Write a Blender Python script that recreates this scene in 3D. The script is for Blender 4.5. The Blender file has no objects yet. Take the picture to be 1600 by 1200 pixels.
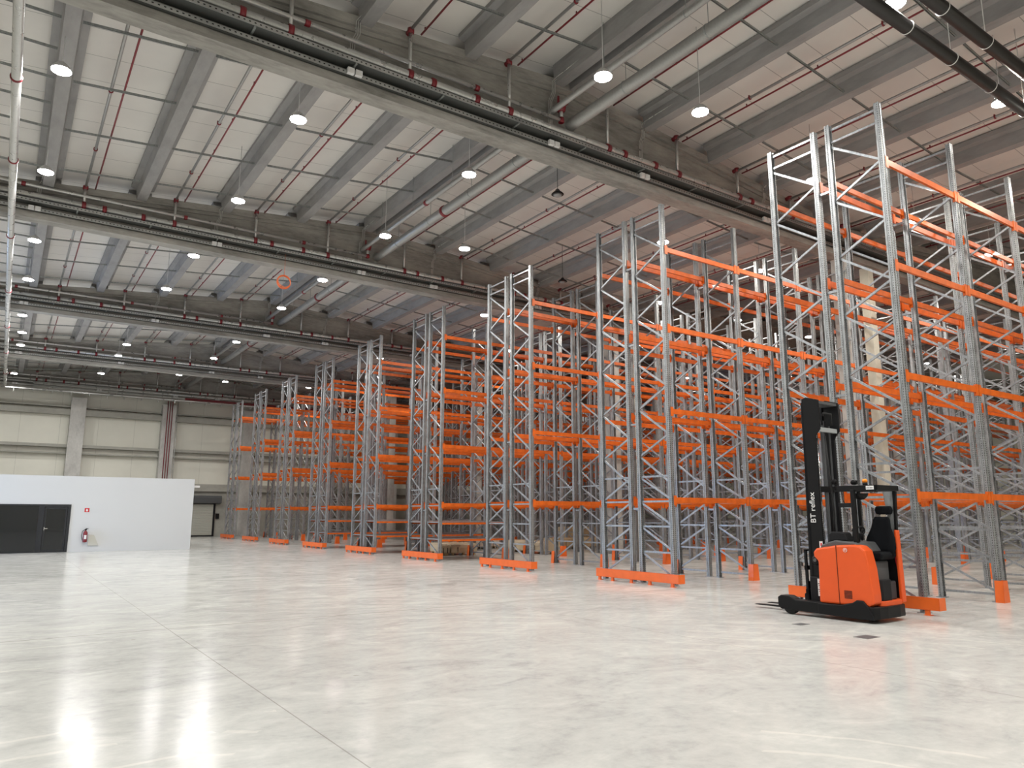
import bpy, math, random
from mathutils import Vector, Matrix
random.seed(7)
SC = bpy.context.scene
COL = SC.collection
# ------------------------------------------------------------------ camera
F_PX, YAW, PITCH, ROLL, CAM_H = 1144.93, math.radians(55.4835), math.radians(10.1026), math.radians(0.0695), 1.7
cd = bpy.data.cameras.new('camera'); cam = bpy.data.objects.new('camera', cd); COL.objects.link(cam)
cd.sensor_fit = 'HORIZONTAL'; cd.sensor_width = 36.0; cd.lens = 36.0*F_PX/1600.0
cd.clip_start = 0.05; cd.clip_end = 500
fw = Vector((math.cos(PITCH)*math.cos(YAW), math.cos(PITCH)*math.sin(YAW), math.sin(PITCH)))
r0 = fw.cross(Vector((0,0,1))).normalized(); u0 = r0.cross(fw)
rr = math.cos(ROLL)*r0+math.sin(ROLL)*u0; uu = -math.sin(ROLL)*r0+math.cos(ROLL)*u0
cam.matrix_world = Matrix(((rr.x,uu.x,-fw.x,0),(rr.y,uu.y,-fw.y,0),(rr.z,uu.z,-fw.z,CAM_H),(0,0,0,1)))
SC.camera = cam
# ------------------------------------------------------------------ world, exposure, daylight
w = bpy.data.worlds.new('world'); SC.world = w; w.use_nodes = True
w.node_tree.nodes['Background'].inputs[0].default_value = (0.62,0.72,0.9,1)
w.node_tree.nodes['Background'].inputs[1].default_value = 1.0
SC.view_settings.view_transform = 'Standard'; SC.view_settings.look = 'None'
SC.view_settings.gamma = 1.0; SC.view_settings.use_curve_mapping = False
SC.view_settings.exposure = 0.1
LAMP_W = 156.0
def area_light(name, loc, rot, sx, sy, power, color):
    l = bpy.data.lights.new(name, 'AREA'); l.shape = 'RECTANGLE'; l.size = sx; l.size_y = sy
    l.energy = power; l.color = color
    o = bpy.data.objects.new(name, l); COL.objects.link(o); o.location = loc; o.rotation_euler = rot
    return o
# daylight entering through the open loading dock in the left wall
DAY = area_light('dock_daylight', (-11.9, 35.5, 2.0), (0, math.radians(-86), 0), 4.0, 3.6, 480, (0.42,0.62,1.0)); DAY.data.spread = math.radians(110)
# ------------------------------------------------------------------ setting-out numbers
XE, BAY, D, G = 13.62, 2.90, 1.078, 0.339          # first frame, bay, frame depth, back-to-back gap
ROWY = [6.94, 12.84, 18.72, 24.54, 30.40, 36.32, 42.24, 48.22, 54.1]
FH = 9.8
LV = [2.06, 4.27, 6.43, 8.55]
GIRY = [1.5, 13.26, 24.87, 36.72, 48.45, 60.15]
RIDGE = 10.6; HALF = 12.0
X0, X1, Y0, Y1 = -12.0, 66.0, -9.0, 61.3
def zpb(x):                                        # underside of the roof purlins
    k = round((x-RIDGE)/(2*HALF)); return 12.2-0.092*abs(x-(RIDGE+2*HALF*k))
# ------------------------------------------------------------------ helpers
class MB:
    def __init__(s): s.v=[]; s.f=[]; s.m=[]; s.cur=0; s.sm=[]
    def face(s, idx, sm=False): s.f.append(idx); s.m.append(s.cur); s.sm.append(sm)
    def box(s, x0,x1,y0,y1,z0,z1):
        n=len(s.v); s.v += [(x0,y0,z0),(x1,y0,z0),(x1,y1,z0),(x0,y1,z0),(x0,y0,z1),(x1,y0,z1),(x1,y1,z1),(x0,y1,z1)]
        for q in ((3,2,1,0),(4,5,6,7),(0,1,5,4),(1,2,6,5),(2,3,7,6),(3,0,4,7)): s.face([n+i for i in q])
        return s
    def bar(s, a, b, w, h, up=(0,0,1)):
        a=Vector(a); b=Vector(b); d=(b-a).normalized(); up=Vector(up)
        if abs(d.dot(up))>.98: up=Vector((1,0,0))
        sd=d.cross(up).normalized(); u=sd.cross(d)
        n=len(s.v)
        for p in (a,b):
            for i,j in ((-1,-1),(1,-1),(1,1),(-1,1)): s.v.append(tuple(p+sd*(w/2*i)+u*(h/2*j)))
        for q in ((0,1,2,3),(7,6,5,4),(0,4,5,1),(1,5,6,2),(2,6,7,3),(3,7,4,0)): s.face([n+i for i in q])
        return s
    def tube(s, pts, r, n=10, caps=True, closed=False):
        pts=[Vector(p) for p in pts]; N=len(pts); base=len(s.v); prev=None
        for i,p in enumerate(pts):
            if closed: t=(pts[(i+1)%N]-pts[i-1]).normalized()
            else: t=((pts[min(i+1,N-1)]-pts[max(i-1,0)])).normalized()
            if prev is None:
                up=Vector((0,0,1)) if abs(t.z)<.9 else Vector((1,0,0)); sd=t.cross(up).normalized()
            else: sd=(prev-t*prev.dot(t)).normalized()
            prev=sd; u=t.cross(sd); rad=r[i] if isinstance(r,(list,tuple)) else r
            for k in range(n):
                a=2*math.pi*k/n; s.v.append(tuple(p+sd*(math.cos(a)*rad)+u*(math.sin(a)*rad)))
        for i in range(N if closed else N-1):
            j=(i+1)%N
            for k in range(n):
                l=(k+1)%n; s.face([base+i*n+k,base+j*n+k,base+j*n+l,base+i*n+l],True)
        if caps and not closed:
            s.face([base+k for k in range(n)]); s.face([base+(N-1)*n+k for k in range(n)][::-1])
        return s
    def prism(s, poly, axis, a, b):
        # poly: 2-D outline; axis: which coordinate is extruded from a to b
        n=len(s.v); N=len(poly)
        def pt(p,t): return {'x':(t,p[0],p[1]),'y':(p[0],t,p[1]),'z':(p[0],p[1],t)}[axis]
        s.v += [pt(p,a) for p in poly]+[pt(p,b) for p in poly]
        s.face([n+i for i in range(N)][::-1]); s.face([n+N+i for i in range(N)])
        for i in range(N):
            j=(i+1)%N; s.face([n+i,n+j,n+N+j,n+N+i])
        return s
    def lathe(s, prof, c=(0,0,0), n=20, axis='z', sm=True):
        base=len(s.v)
        for r,z in prof:
            for k in range(n):
                a=2*math.pi*k/n; x,y=r*math.cos(a),r*math.sin(a)
                p={'z':(x,y,z),'x':(z,x,y),'y':(x,z,y)}[axis]
                s.v.append((c[0]+p[0],c[1]+p[1],c[2]+p[2]))
        for i in range(len(prof)-1):
            for k in range(n):
                l=(k+1)%n; s.face([base+i*n+k,base+i*n+l,base+(i+1)*n+l,base+(i+1)*n+k],sm)
        s.face([base+k for k in range(n)][::-1]); s.face([base+(len(prof)-1)*n+k for k in range(n)])
        return s
    def mesh(s, name, mats):
        me=bpy.data.meshes.new(name); me.from_pydata(s.v,[],s.f)
        for m in (mats if isinstance(mats,(list,tuple)) else [mats]): me.materials.append(m)
        for p,mi,sm in zip(me.polygons,s.m,s.sm): p.material_index=mi; p.use_smooth=sm
        import bmesh
        bm=bmesh.new(); bm.from_mesh(me); bmesh.ops.recalc_face_normals(bm, faces=bm.faces); bm.to_mesh(me); bm.free()
        me.update(); return me
    def build(s, name, mats, parent=None, loc=None, bevel=0):
        o=bpy.data.objects.new(name, s.mesh(name,mats)); COL.objects.link(o)
        if parent is not None: o.parent=parent
        if loc is not None: o.location=loc
        if bevel:
            md=o.modifiers.new('bevel','BEVEL'); md.width=bevel; md.segments=2; md.limit_method='ANGLE'; md.angle_limit=math.radians(40)
        return o
def tag(o, label=None, cat=None, group=None, kind=None):
    if label: o['label']=label
    if cat: o['category']=cat
    if group: o['group']=group
    if kind: o['kind']=kind
    return o
def empty(name, loc=(0,0,0), rz=0):
    o=bpy.data.objects.new(name,None); COL.objects.link(o); o.location=loc; o.rotation_euler=(0,0,rz)
    o.empty_display_size=.2; return o
def inst(name, me, parent=None, loc=(0,0,0), rz=0, scale=None):
    o=bpy.data.objects.new(name, me); COL.objects.link(o); o.location=loc; o.rotation_euler=(0,0,rz)
    if parent is not None: o.parent=parent
    if scale: o.scale=scale
    return o
def dup(o, parent=None, loc=None, rz=None):
    c=o.copy(); COL.objects.link(c); c.parent=parent
    if loc is not None: c.location=loc
    if rz is not None: c.rotation_euler=(0,0,rz)
    for ch in o.children: dup(ch, c)
    return c
ORD=['first','second','third','fourth','fifth','sixth','seventh','eighth','ninth','tenth','eleventh','twelfth','thirteenth','fourteenth','fifteenth','sixteenth','seventeenth','eighteenth','nineteenth','twentieth']
# ------------------------------------------------------------------ materials
def srgb(r,g,b):
    f=lambda c: c/12.92 if c<=.04045 else ((c+.055)/1.055)**2.4
    return (f(r/255),f(g/255),f(b/255),1)
def mat(name, col, rough=.5, metal=0, spec=.5, emit=None, estr=0, coat=0, alpha=None):
    m=bpy.data.materials.new(name); m.use_nodes=True; b=m.node_tree.nodes['Principled BSDF']
    b.inputs['Base Color'].default_value=col; b.inputs['Roughness'].default_value=rough
    b.inputs['Metallic'].default_value=metal; b.inputs['Specular IOR Level'].default_value=spec
    b.inputs['Coat Weight'].default_value=coat
    if emit: b.inputs['Emission Color'].default_value=emit; b.inputs['Emission Strength'].default_value=estr
    return m
class NT:
    def __init__(s,m): s.t=m.node_tree; s.b=s.t.nodes['Principled BSDF']
    def n(s,typ,**k):
        x=s.t.nodes.new(typ)
        for a,v in k.items(): setattr(x,a,v)
        return x
    def l(s,a,b): s.t.links.new(a,b)
    def math(s,op,a,b=None,c=None):
        x=s.n('ShaderNodeMath',operation=op)
        for i,v in enumerate((a,b,c)):
            if v is None: continue
            if isinstance(v,(int,float)): x.inputs[i].default_value=v
            else: s.l(v,x.inputs[i])
        return x.outputs[0]
    def coord(s,kind='Object'): return s.n('ShaderNodeTexCoord').outputs[kind]
    def mapped(s,vec,scale):
        x=s.n('ShaderNodeMapping'); x.inputs['Scale'].default_value=scale; s.l(vec,x.inputs[0]); return x.outputs[0]
    def noise(s,vec,scale,detail=4,rough=.55,dist=0):
        x=s.n('ShaderNodeTexNoise'); x.inputs['Scale'].default_value=scale; x.inputs['Detail'].default_value=detail
        x.inputs['Roughness'].default_value=rough; x.inputs['Distortion'].default_value=dist
        s.l(vec,x.inputs['Vector']); return x.outputs['Fac']
    def ramp(s,fac,stops):
        x=s.n('ShaderNodeValToRGB'); e=x.color_ramp.elements
        while len(e)<len(stops): e.new(.5)
        for el,(p,c) in zip(e,stops): el.position=p; el.color=c
        s.l(fac,x.inputs[0]); return x.outputs[0]
    def mix(s,fac,a,b,blend='MIX'):
        x=s.n('ShaderNodeMix',data_type='RGBA',blend_type=blend)
        for sock,v in ((x.inputs[0],fac),(x.inputs[6],a),(x.inputs[7],b)):
            if isinstance(v,(int,float)): sock.default_value=v
            elif isinstance(v,tuple): sock.default_value=v
            else: s.l(v,sock)
        return x.outputs[2]
    def bump(s,h,strength=.3,dist=.02):
        x=s.n('ShaderNodeBump'); x.inputs['Strength'].default_value=strength; x.inputs['Distance'].default_value=dist
        s.l(h,x.inputs['Height']); s.l(x.outputs[0],s.b.inputs['Normal'])
def g(v,t=(1,1,1)): return (v*t[0],v*t[1],v*t[2],1)
def concrete(name, base, tint, rough=.8, sc=1.2, contrast=.3, bump=.25, coordk='Object', streak=(1,1,1)):
    m=mat(name,g(base,tint),rough); n=NT(m); v=n.mapped(n.coord(coordk),streak)
    a=n.noise(v,sc,6,.62); b=n.noise(v,sc*7,4,.6)
    f=n.math('ADD',n.math('MULTIPLY',a,.7),n.math('MULTIPLY',b,.3))
    n.l(n.ramp(f,[(.3,g(base*(1-contrast),tint)),(.5,g(base,tint)),(.7,g(base*(1+contrast*.8),tint))]),n.b.inputs['Base Color'])
    n.bump(b,bump,.01); return m
M={}
# polished floor
def make_floor():
    m=mat('polished_concrete',g(.6),.2); n=NT(m); co=n.coord('Object')
    sep=n.n('ShaderNodeSeparateXYZ'); n.l(co,sep.inputs[0]); X,Y=sep.outputs[0],sep.outputs[1]
    big=n.noise(co,.22,5,.6,.6); mid=n.noise(n.mapped(co,(1,1.6,1)),1.1,6,.65,1.2); fine=n.noise(co,9,5,.7)
    f=n.math('ADD',n.math('ADD',n.math('MULTIPLY',big,.34),n.math('MULTIPLY',mid,.4)),n.math('MULTIPLY',fine,.26))
    col=n.ramp(f,[(.35,(.37,.374,.365,1)),(.45,(.47,.473,.457,1)),(.55,(.535,.535,.513,1)),(.66,(.62,.612,.58,1))])
    # trowel arcs: rings around a few centres, faded by noise
    wv=n.n('ShaderNodeTexWave',wave_type='RINGS',rings_direction='Z'); wv.inputs['Scale'].default_value=.55; wv.inputs['Distortion'].default_value=5; wv.inputs['Detail'].default_value=3
    n.l(n.mapped(co,(1,1,1)),wv.inputs['Vector'])
    arc=n.math('MULTIPLY',n.math('GREATER_THAN',wv.outputs['Fac'],.975),n.math('MULTIPLY',n.math('GREATER_THAN',big,.52),.28))
    col=n.mix(arc,col,(.78,.75,.68,1))
    # pitting and small stains
    vo=n.n('ShaderNodeTexVoronoi'); vo.inputs['Scale'].default_value=.8; n.l(co,vo.inputs['Vector'])
    st=n.math('LESS_THAN',n.math('ADD',vo.outputs['Distance'],n.math('MULTIPLY',fine,.05)),.052)
    col=n.mix(n.math('MULTIPLY',st,.35),col,(.25,.22,.17,1))
    # saw cut joints
    def joint(src,pos,period,wd=.006):
        d=n.math('ABSOLUTE',n.math('SUBTRACT',n.math('PINGPONG',n.math('ADD',n.math('SUBTRACT',src,pos),20*period),period/2.0),0))
        return n.math('LESS_THAN',d,wd)
    # pingpong(x, p/2) is zero at multiples of p
    j=n.math('MAXIMUM',joint(X,2.25,5.9),joint(Y,12.4,11.8,.018))
    col=n.mix(n.math('MULTIPLY',j,.55),col,(.2,.19,.16,1))
    n.l(col,n.b.inputs['Base Color'])
    n.l(n.ramp(mid,[(.3,(.14,)*3+(1,)),(.7,(.23,)*3+(1,))]),n.b.inputs['Roughness'])
    n.b.inputs['Specular IOR Level'].default_value=.1
    n.bump(n.math('ADD',n.math('MULTIPLY',mid,.6),n.math('MULTIPLY',fine,.12)),.05,.03)
    return m
M['floor']=make_floor()
M['girder']=concrete('girder_concrete',.32,(1,.965,.89),.8,1.1,.5,streak=(.5,1.5,2.0))
M['girder_face']=M['girder']
M['purlin']=concrete('purlin_concrete',.30,(1,.98,.97),.8,.9,.3,streak=(1,.35,1))
M['column']=concrete('column_concrete',.52,(1,.98,.94),.75,1.4,.3,streak=(1,1,.5))
M['columnp']=concrete('column_cream',.55,(1,.96,.82),.7,1.4,.12)
M['wallconc']=concrete('wall_concrete',.38,(1,.98,.88),.85,.6,.2)
def deck_mat():
    m=mat('roof_deck',g(.46,(1,.97,.92)),.6); n=NT(m); co=n.coord('Object')
    sep=n.n('ShaderNodeSeparateXYZ'); n.l(co,sep.inputs[0])
    a=n.noise(co,.5,4); col=n.ramp(a,[(.3,g(.64,(1,.965,.92))),(.7,g(.72,(1,.965,.91)))])
    d=n.math('PINGPONG',n.math('ADD',sep.outputs[1],1000),.55)
    col=n.mix(n.math('MULTIPLY',n.math('LESS_THAN',d,.009),.6),col,(.12,.12,.11,1))
    n.l(col,n.b.inputs['Base Color']); return m
M['deck']=deck_mat()
def panel_mat():
    m=mat('wall_panel',g(.5,(1,.98,.84)),.6); n=NT(m); co=n.coord('Object')
    sep=n.n('ShaderNodeSeparateXYZ'); n.l(co,sep.inputs[0])
    a=n.noise(co,.4,4); col=n.ramp(a,[(.3,g(.7,(1,.985,.88))),(.7,g(.78,(1,.985,.88)))])
    for s_ in (0,1):
        d=n.math('PINGPONG',n.math('ADD',sep.outputs[s_],1000.3),1.2)
        col=n.mix(n.math('MULTIPLY',n.math('LESS_THAN',d,.012),.35),col,(.2,.2,.17,1))
    n.l(col,n.b.inputs['Base Color']); return m
M['panel']=panel_mat()
def galv(name, holes=False, base=.52, tint=(.95,.98,1.02), rough=.38, k=1):
    m=mat(name,g(base,tint),rough,.6); n=NT(m); co=n.coord('Object')
    vo=n.n('ShaderNodeTexVoronoi'); vo.inputs['Scale'].default_value=28; n.l(n.mapped(co,(1,1,.35)),vo.inputs['Vector'])
    ns=n.noise(co,3,4)
    f=n.math('ADD',n.math('MULTIPLY',vo.outputs['Distance'],.35),n.math('MULTIPLY',ns,.65))
    col=n.ramp(f,[(.25,g(base*(1-.28*k),tint)),(.6,g(base*(1+.2*k),tint))])
    n.l(n.ramp(ns,[(.3,(rough-.08,)*3+(1,)),(.7,(rough+.12,)*3+(1,))]),n.b.inputs['Roughness'])
    if holes:
        sep=n.n('ShaderNodeSeparateXYZ'); n.l(co,sep.inputs[0]); nb=n.n('ShaderNodeSeparateXYZ')
        geo=n.n('ShaderNodeTexCoord').outputs['Normal']; n.l(geo,nb.inputs[0])
        ax=n.math('ABSOLUTE',sep.outputs[0]); fx=n.math('LESS_THAN',n.math('ABSOLUTE',n.math('SUBTRACT',ax,.037)),.0105)
        zz=n.math('LESS_THAN',n.math('PINGPONG',n.math('ADD',sep.outputs[2],10),.025),.012)
        ny=n.math('GREATER_THAN',n.math('ABSOLUTE',nb.outputs[1]),.7)
        h1=n.math('MULTIPLY',n.math('MULTIPLY',fx,zz),ny)
        fy=n.math('LESS_THAN',n.math('ABSOLUTE',n.math('ADD',sep.outputs[1],.02)),.006)
        h2=n.math('MULTIPLY',n.math('MULTIPLY',fy,zz),n.math('SUBTRACT',1,ny))
        h=n.math('MAXIMUM',h1,h2)
        col=n.mix(h,col,(.02,.02,.02,1))
        n.l(n.math('MULTIPLY',n.math('SUBTRACT',1,h),.6),n.b.inputs['Metallic'])
    n.l(col,n.b.inputs['Base Color']); return m
M['galv']=galv('galvanised_steel',False,.32,(.94,.98,1.03),.38)
M['post']=galv('perforated_post_steel',True,.31,(.96,.99,1.01),.4)
M['pipe']=galv('galvanised_pipe',False,.55,(1,1,.98),.3,.25)
M['rail']=galv('strut_steel',False,.34,(.95,1,.98),.5)
M['tray']=galv('cable_tray_steel',False,.32,(1,1,1),.4)
M['traydark']=mat('tray_steel',(.11,.115,.11,1),.5,.4)
def lip_mat():
    m=mat('perforated_lip',(.5,.5,.5,1),.28,.85); n=NT(m); co=n.coord('Object')
    sep=n.n('ShaderNodeSeparateXYZ'); n.l(co,sep.inputs[0])
    a=n.math('LESS_THAN',n.math('PINGPONG',n.math('ADD',sep.outputs[0],100),.05),.018)
    b=n.math('LESS_THAN',n.math('ABSOLUTE',n.math('SUBTRACT',sep.outputs[2],.045)),.012)
    n.l(n.mix(n.math('MULTIPLY',a,b),(.55,.56,.55,1),(.04,.04,.04,1)),n.b.inputs['Base Color']); return m
M['lip']=lip_mat()
M['pipe2']=galv('darker_galvanised_pipe',False,.36,(1,1,.98),.42,.3)  # branch pipes are mid grey; for the ridge pipes shading is in the colour
def paint(name,col,rough=.35,var=.12,coat=.2):
    m=mat(name,col,rough,0,.5,coat=coat); n=NT(m); a=n.noise(n.coord('Object'),5,5)
    c=tuple(col[:3]); lo=tuple(x*(1-var) for x in c)+(1,); hi=tuple(min(1,x*(1+var)) for x in c)+(1,)
    n.l(n.ramp(a,[(.35,lo),(.65,hi)]),n.b.inputs['Base Color']); return m
M['beam']=paint('orange_beam_paint',(.66,.118,.006,1),.42,.14,.05)
M['guard']=paint('orange_guard_paint',(.8,.14,.018,1),.4,.05,.1)
M['truck']=paint('truck_orange',(.75,.093,.012,1),.42,.02,.0)
M['red']=paint('sprinkler_red',(.2,.012,.02,1),.45)
M['black']=mat('black_steel',(.008,.008,.009,1),.45,0,.2)
M['blackpl']=mat('black_plastic',(.012,.012,.014,1),.55,0,.2)
M['seat']=mat('seat_fabric',(.006,.007,.009,1),.85,0,.15)
M['grey']=mat('dark_grey_plastic',(.035,.037,.042,1),.5,0,.3)
M['lgrey']=mat('light_grey_panel',(.33,.35,.36,1),.4)
M['mgrey']=mat('mid_grey_plastic',(.09,.093,.097,1),.5,0,.3)
M['chrome']=mat('chrome',(.7,.7,.72,1),.18,1)
M['rubber']=mat('rubber',(.015,.015,.016,1),.8)
M['white']=mat('white_wall_paint',(.64,.655,.665,1),.6)
M['label']=mat('white_label',(.8,.8,.8,1),.4)
M['print']=mat('dark_print',(.04,.04,.05,1),.5)
M['amber']=mat('amber_lens',(.95,.28,.02,1),.2,emit=(1,.3,.02,1),estr=.0)
M['beltred']=mat('red_belt',(.5,.01,.015,1),.6)
M['glass']=mat('dark_glass',(.01,.012,.014,1),.04,0,.55)
M['frame']=mat('anthracite_frame',(.012,.014,.018,1),.4)
M['card']=paint('kraft_cardboard',(.55,.41,.25,1),.65,.1,0)
M['film']=mat('stretch_wrap',(.52,.42,.29,1),.25,0,.6)
M['wood']=paint('pallet_wood',(.42,.3,.17,1),.8,.2,0)
M['duct']=mat('black_duct',(.018,.016,.015,1),.38)
M['clampw']=mat('white_clamp',(.75,.75,.73,1),.4)
M['shutter']=mat('shutter_slats',(.5,.5,.45,1),.45,.2)
M['signred']=mat('sign_red',(.6,.02,.03,1),.4)
M['hose']=mat('orange_hose',(.75,.16,.04,1),.5)
M['lens']=mat('lamp_lens',(1,1,1,1),.4,emit=(1,.985,.95,1),estr=45)
M['lampgrey']=mat('lamp_housing',(.6,.6,.6,1),.4,.2)
M['lampoff']=mat('unlit_lens',(.3,.3,.3,1),.3)
# perforated tray lip
# ------------------------------------------------------------------ shell
def struct(mb,name,m,bevel=0):
    return tag(mb.build(name,m,bevel=bevel),kind='structure')
struct(MB().box(X0-.3,X1+.3,Y0-.3,Y1+.3,-.3,0),'floor',M['floor'])
# roof deck: folded plate following the purlins
mb=MB(); xs=[X0-.3,RIDGE-HALF,RIDGE,RIDGE+HALF,RIDGE+2*HALF,RIDGE+3*HALF,X1+.3]
for a,b in zip(xs[:-1],xs[1:]):
    za,zb_=zpb(a+1e-4)+.5,zpb(b-1e-4)+.5
    mb.prism([(a,za),(b,zb_),(b,zb_+.15),(a,za+.15)],'y',Y0-.3,Y1+.3)
struct(mb,'ceiling',M['deck'])
# wall_far with sill beams
def ledges(mb,x0,x1,y,s):  # s: direction the ledge comes out (along y)
    for z0,z1,dp in ((9.24,9.33,.45),(8.69,9.07,.58),(6.37,6.57,.58),(5.9,6.0,.5),(3.45,4.0,.3)):
        mb.box(x0,x1,min(y,y+s*dp),max(y,y+s*dp),z0,z1)
struct(MB().box(X0,X1,Y1,Y1+.2,3.5,14),'wall_far',M['panel'])
struct(MB().box(X0,X1,Y1-.02,Y1+.2,0,3.5),'wall_far_plinth',M['wallconc'])
mb=MB(); ledges(mb,X0,X1,Y1,-1); struct(mb,'trim_1',M['wallconc'])
struct(MB().box(X1,X1+.2,Y0,Y1,0,14),'wall_right',M['panel'])
mb=MB()
for z0,z1,dp in ((9.24,9.33,.28),(8.69,9.07,.36),(6.37,6.57,.36),(5.9,6.0,.32),(3.0,3.5,.25)): mb.box(X1-dp,X1,Y0,Y1,z0,z1)
struct(mb,'trim_2',M['wallconc'])
mb=MB(); mb.box(X0-.2,X0,Y0,33.6,0,14); mb.box(X0-.2,X0,37.4,Y1,0,14); mb.box(X0-.2,X0,33.6,37.4,4.1,14)
struct(mb,'wall_left',M['panel'])
struct(MB().box(X0,X1,Y0-.2,Y0,0,14),'wall_near',M['panel'])
# columns
def column(x,y,wx,wy,z1,m,lab=None):
    return struct(MB().box(x-wx/2,x+wx/2,y-wy/2,y+wy/2,0,z1),'concrete_column',m,.015)
for y in GIRY[1:5]: column(22.7,y,.5,.5,10.24,M['column']); column(46.9,y,.5,.5,10.24,M['column'])
for x in (-2.1,3.9,9.9,15.9,22.6,28.6,34.6,40.6,46.6): column(x,60.9,.95,.78,9.95,M['column'])
# pale service shaft beside the first inner columns
struct(MB().box(24.0,24.35,13.1,13.4,0,10.2),'concrete_column',M['columnp'],.01)
struct(MB().box(23.75,24.3,24.7,25.0,0,10.2),'concrete_column',M['columnp'],.01)
# girders: I section with pitched top
xs_g=[X0,RIDGE-HALF,RIDGE,RIDGE+HALF,RIDGE+2*HALF,RIDGE+3*HALF,X1]
def zt(x): return zpb(x)+.17
for gi,y in enumerate(GIRY):
    mb=MB(); mb.box(X0,X1,y-.21,y+.21,10.24,10.42)
    mb.prism([(y-.21,10.42),(y+.21,10.42),(y+.12,10.52),(y-.12,10.52)],'x',X0,X1)
    for a,b in zip(xs_g[:-1],xs_g[1:]):
        ta,tb=zt(a+1e-4),zt(b-1e-4)
        mb.prism([(a,10.5),(b,10.5),(b,tb-.3),(a,ta-.3)],'y',y-.12,y+.12)
        mb.prism([(a,ta-.22),(b,tb-.22),(b,tb),(a,ta)],'y',y-.24,y+.24)
        mb.prism([(a,ta-.32),(b,tb-.32),(b,tb-.22),(a,ta-.22)],'y',y-.17,y+.17)
    struct(mb,'concrete_girder',M['girder'])
# purlins
POFF=[-10.4,-7.9,-5.35,-2.8,-.24,.24,2.8,5.35,7.9,10.4]
PX=[RIDGE+24*k+o for k in (-1,0,1,2) for o in POFF if X0+.5<RIDGE+24*k+o<X1-.5]
def purlin_mesh(L):
    mb=MB()
    mb.prism([(-.14,0),(.14,0),(.18,.33),(.33,.37),(.33,.5),(-.33,.5),(-.33,.37),(-.18,.33)],'y',0,L)
    return mb.mesh('roof_purlin',M['purlin'])
spans=list(zip([Y0]+[y+.24 for y in GIRY],[y-.24 for y in GIRY]+[Y1]))
pm={}
def narrow(x): return abs(abs((x-RIDGE+12)%24-12)-.24)<.05
for a,b in spans:
    if b-a<2: continue
    me=purlin_mesh(b-a)
    men=MB().prism([(-.14,0),(.14,0),(.18,.33),(.19,.37),(.19,.5),(-.19,.5),(-.19,.37),(-.18,.33)],'y',0,b-a).mesh('roof_purlin',M['purlin'])
    for x in PX:
        tag(inst('roof_purlin',men if narrow(x) else me,None,(x,a,zpb(x)-.004)),kind='structure')
print('shell done')
# ------------------------------------------------------------------ racks
def post_mesh(h):
    P=[(-.06,-.05),(-.028,-.05),(-.022,-.038),(.022,-.038),(.028,-.05),(.06,-.05),(.06,-.012),(.05,-.006),(.05,.012),(.06,.018),(.06,.05),(.035,.05),(.035,.0),(-.035,.0),(-.035,.05),(-.06,.05),(-.06,.018),(-.05,.012),(-.05,-.006),(-.06,-.012)]
    mb=MB()
    n=0
    # split the concave outline into convex strips so the end caps stay clean
    mb2=MB(); N=len(P); mb2.v=[(x,y,0.012) for x,y in P]+[(x,y,h) for x,y in P]
    for i in range(N):
        j=(i+1)%N; mb2.face([i,j,N+j,N+i])
    mb2.face(list(range(N))[::-1]); mb2.face([N+i for i in range(N)])
    return mb2.mesh('post',M['post'])
POST=post_mesh(FH); PLATE=MB().box(-.09,.09,-.09,.09,0,.012).mesh('foot_plate',M['galv'])
def lattice(mb,mirror,y0=.04,y1=D-.04,w=.032,h=.045):
    A=lambda z:(0,y1,z); B=lambda z:(0,y0,z)       # A = far post
    for z in (9.68,9.40): mb.bar(A(z),B(z),w,h)
    zc=9.30; 
    while zc>3.0:
        zn=zc-.68; mb.bar(A(zc),B(zn),w,h)
        z2=zc-1.225
        if z2>3.0: mb.bar(B(zn-.03),A(z2+.03),w,h)
        zc=z2
    mb.bar(B(zc+1.225-.71),A(2.72),w,h) if False else None
    mb.bar(B(3.22),A(2.70),w,h) if zc+1.225-.68>2.8 else None
    for z in (2.66,2.03,1.41,.78,.15):
        mb.bar(A(z),B(z),w,h)
        if z>.2:
            if mirror: mb.bar(B(z-.03),A(z-.57),w,h)
            else: mb.bar(A(z-.03),B(z-.57),w,h)
    return mb
LAT=[lattice(MB(),m).mesh('upright_frame',M['galv']) for m in (False,True)]
def far_frame(m):
    mb=lattice(MB(),m)
    for y in (0,D):
        mb.box(-.06,.06,y-.05,y+.05,0,FH); mb.box(-.09,.09,y-.09,y+.09,0,.012)
    return mb.mesh('upright_frame',[M['galv']])
FARF=[far_frame(m) for m in (False,True)]
BL=BAY-.12
def beam_sec(mb,L,h=.125):
    # box section with a step along the upper inner edge; s=outer face at y=-.05
    mb.prism([(-.052,-h/2),(0,-h/2),(0,h/2-.03),(-.018,h/2-.03),(-.018,h/2),(-.052,h/2)],'x',0,L)
    return mb
BEAM=beam_sec(MB(),BL).mesh('load_beam',M['beam'])
CONN=MB().box(-.004,.0,-.06,.01,-.13,.11).box(-.0,.05,-.062,-.052,-.13,.11).box(-.05,0,-.062,-.052,-.13,.11).mesh('beam_connector',M['beam'])
mbf=beam_sec(MB(),BL,.13)
for x in (-.05,BL): mbf.box(x,x+.05,-.064,-.05,-.13,.11)
FBEAM=mbf.mesh('load_beam',M['beam'])
THIN=beam_sec(MB(),BL,.07).mesh('load_beam',M['beam'])
DECK=MB().box(0,BL,.0,D-.0,-.012,.012).mesh('shelf_panel',M['galv'])
SPACER=MB().bar((0,0,0),(0,G-.1,0),.05,.05).mesh('row_spacer',M['galv'])
NB=[6,12,13,13,13,13,13,13,13]
half_name=['near half','far half']
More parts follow.
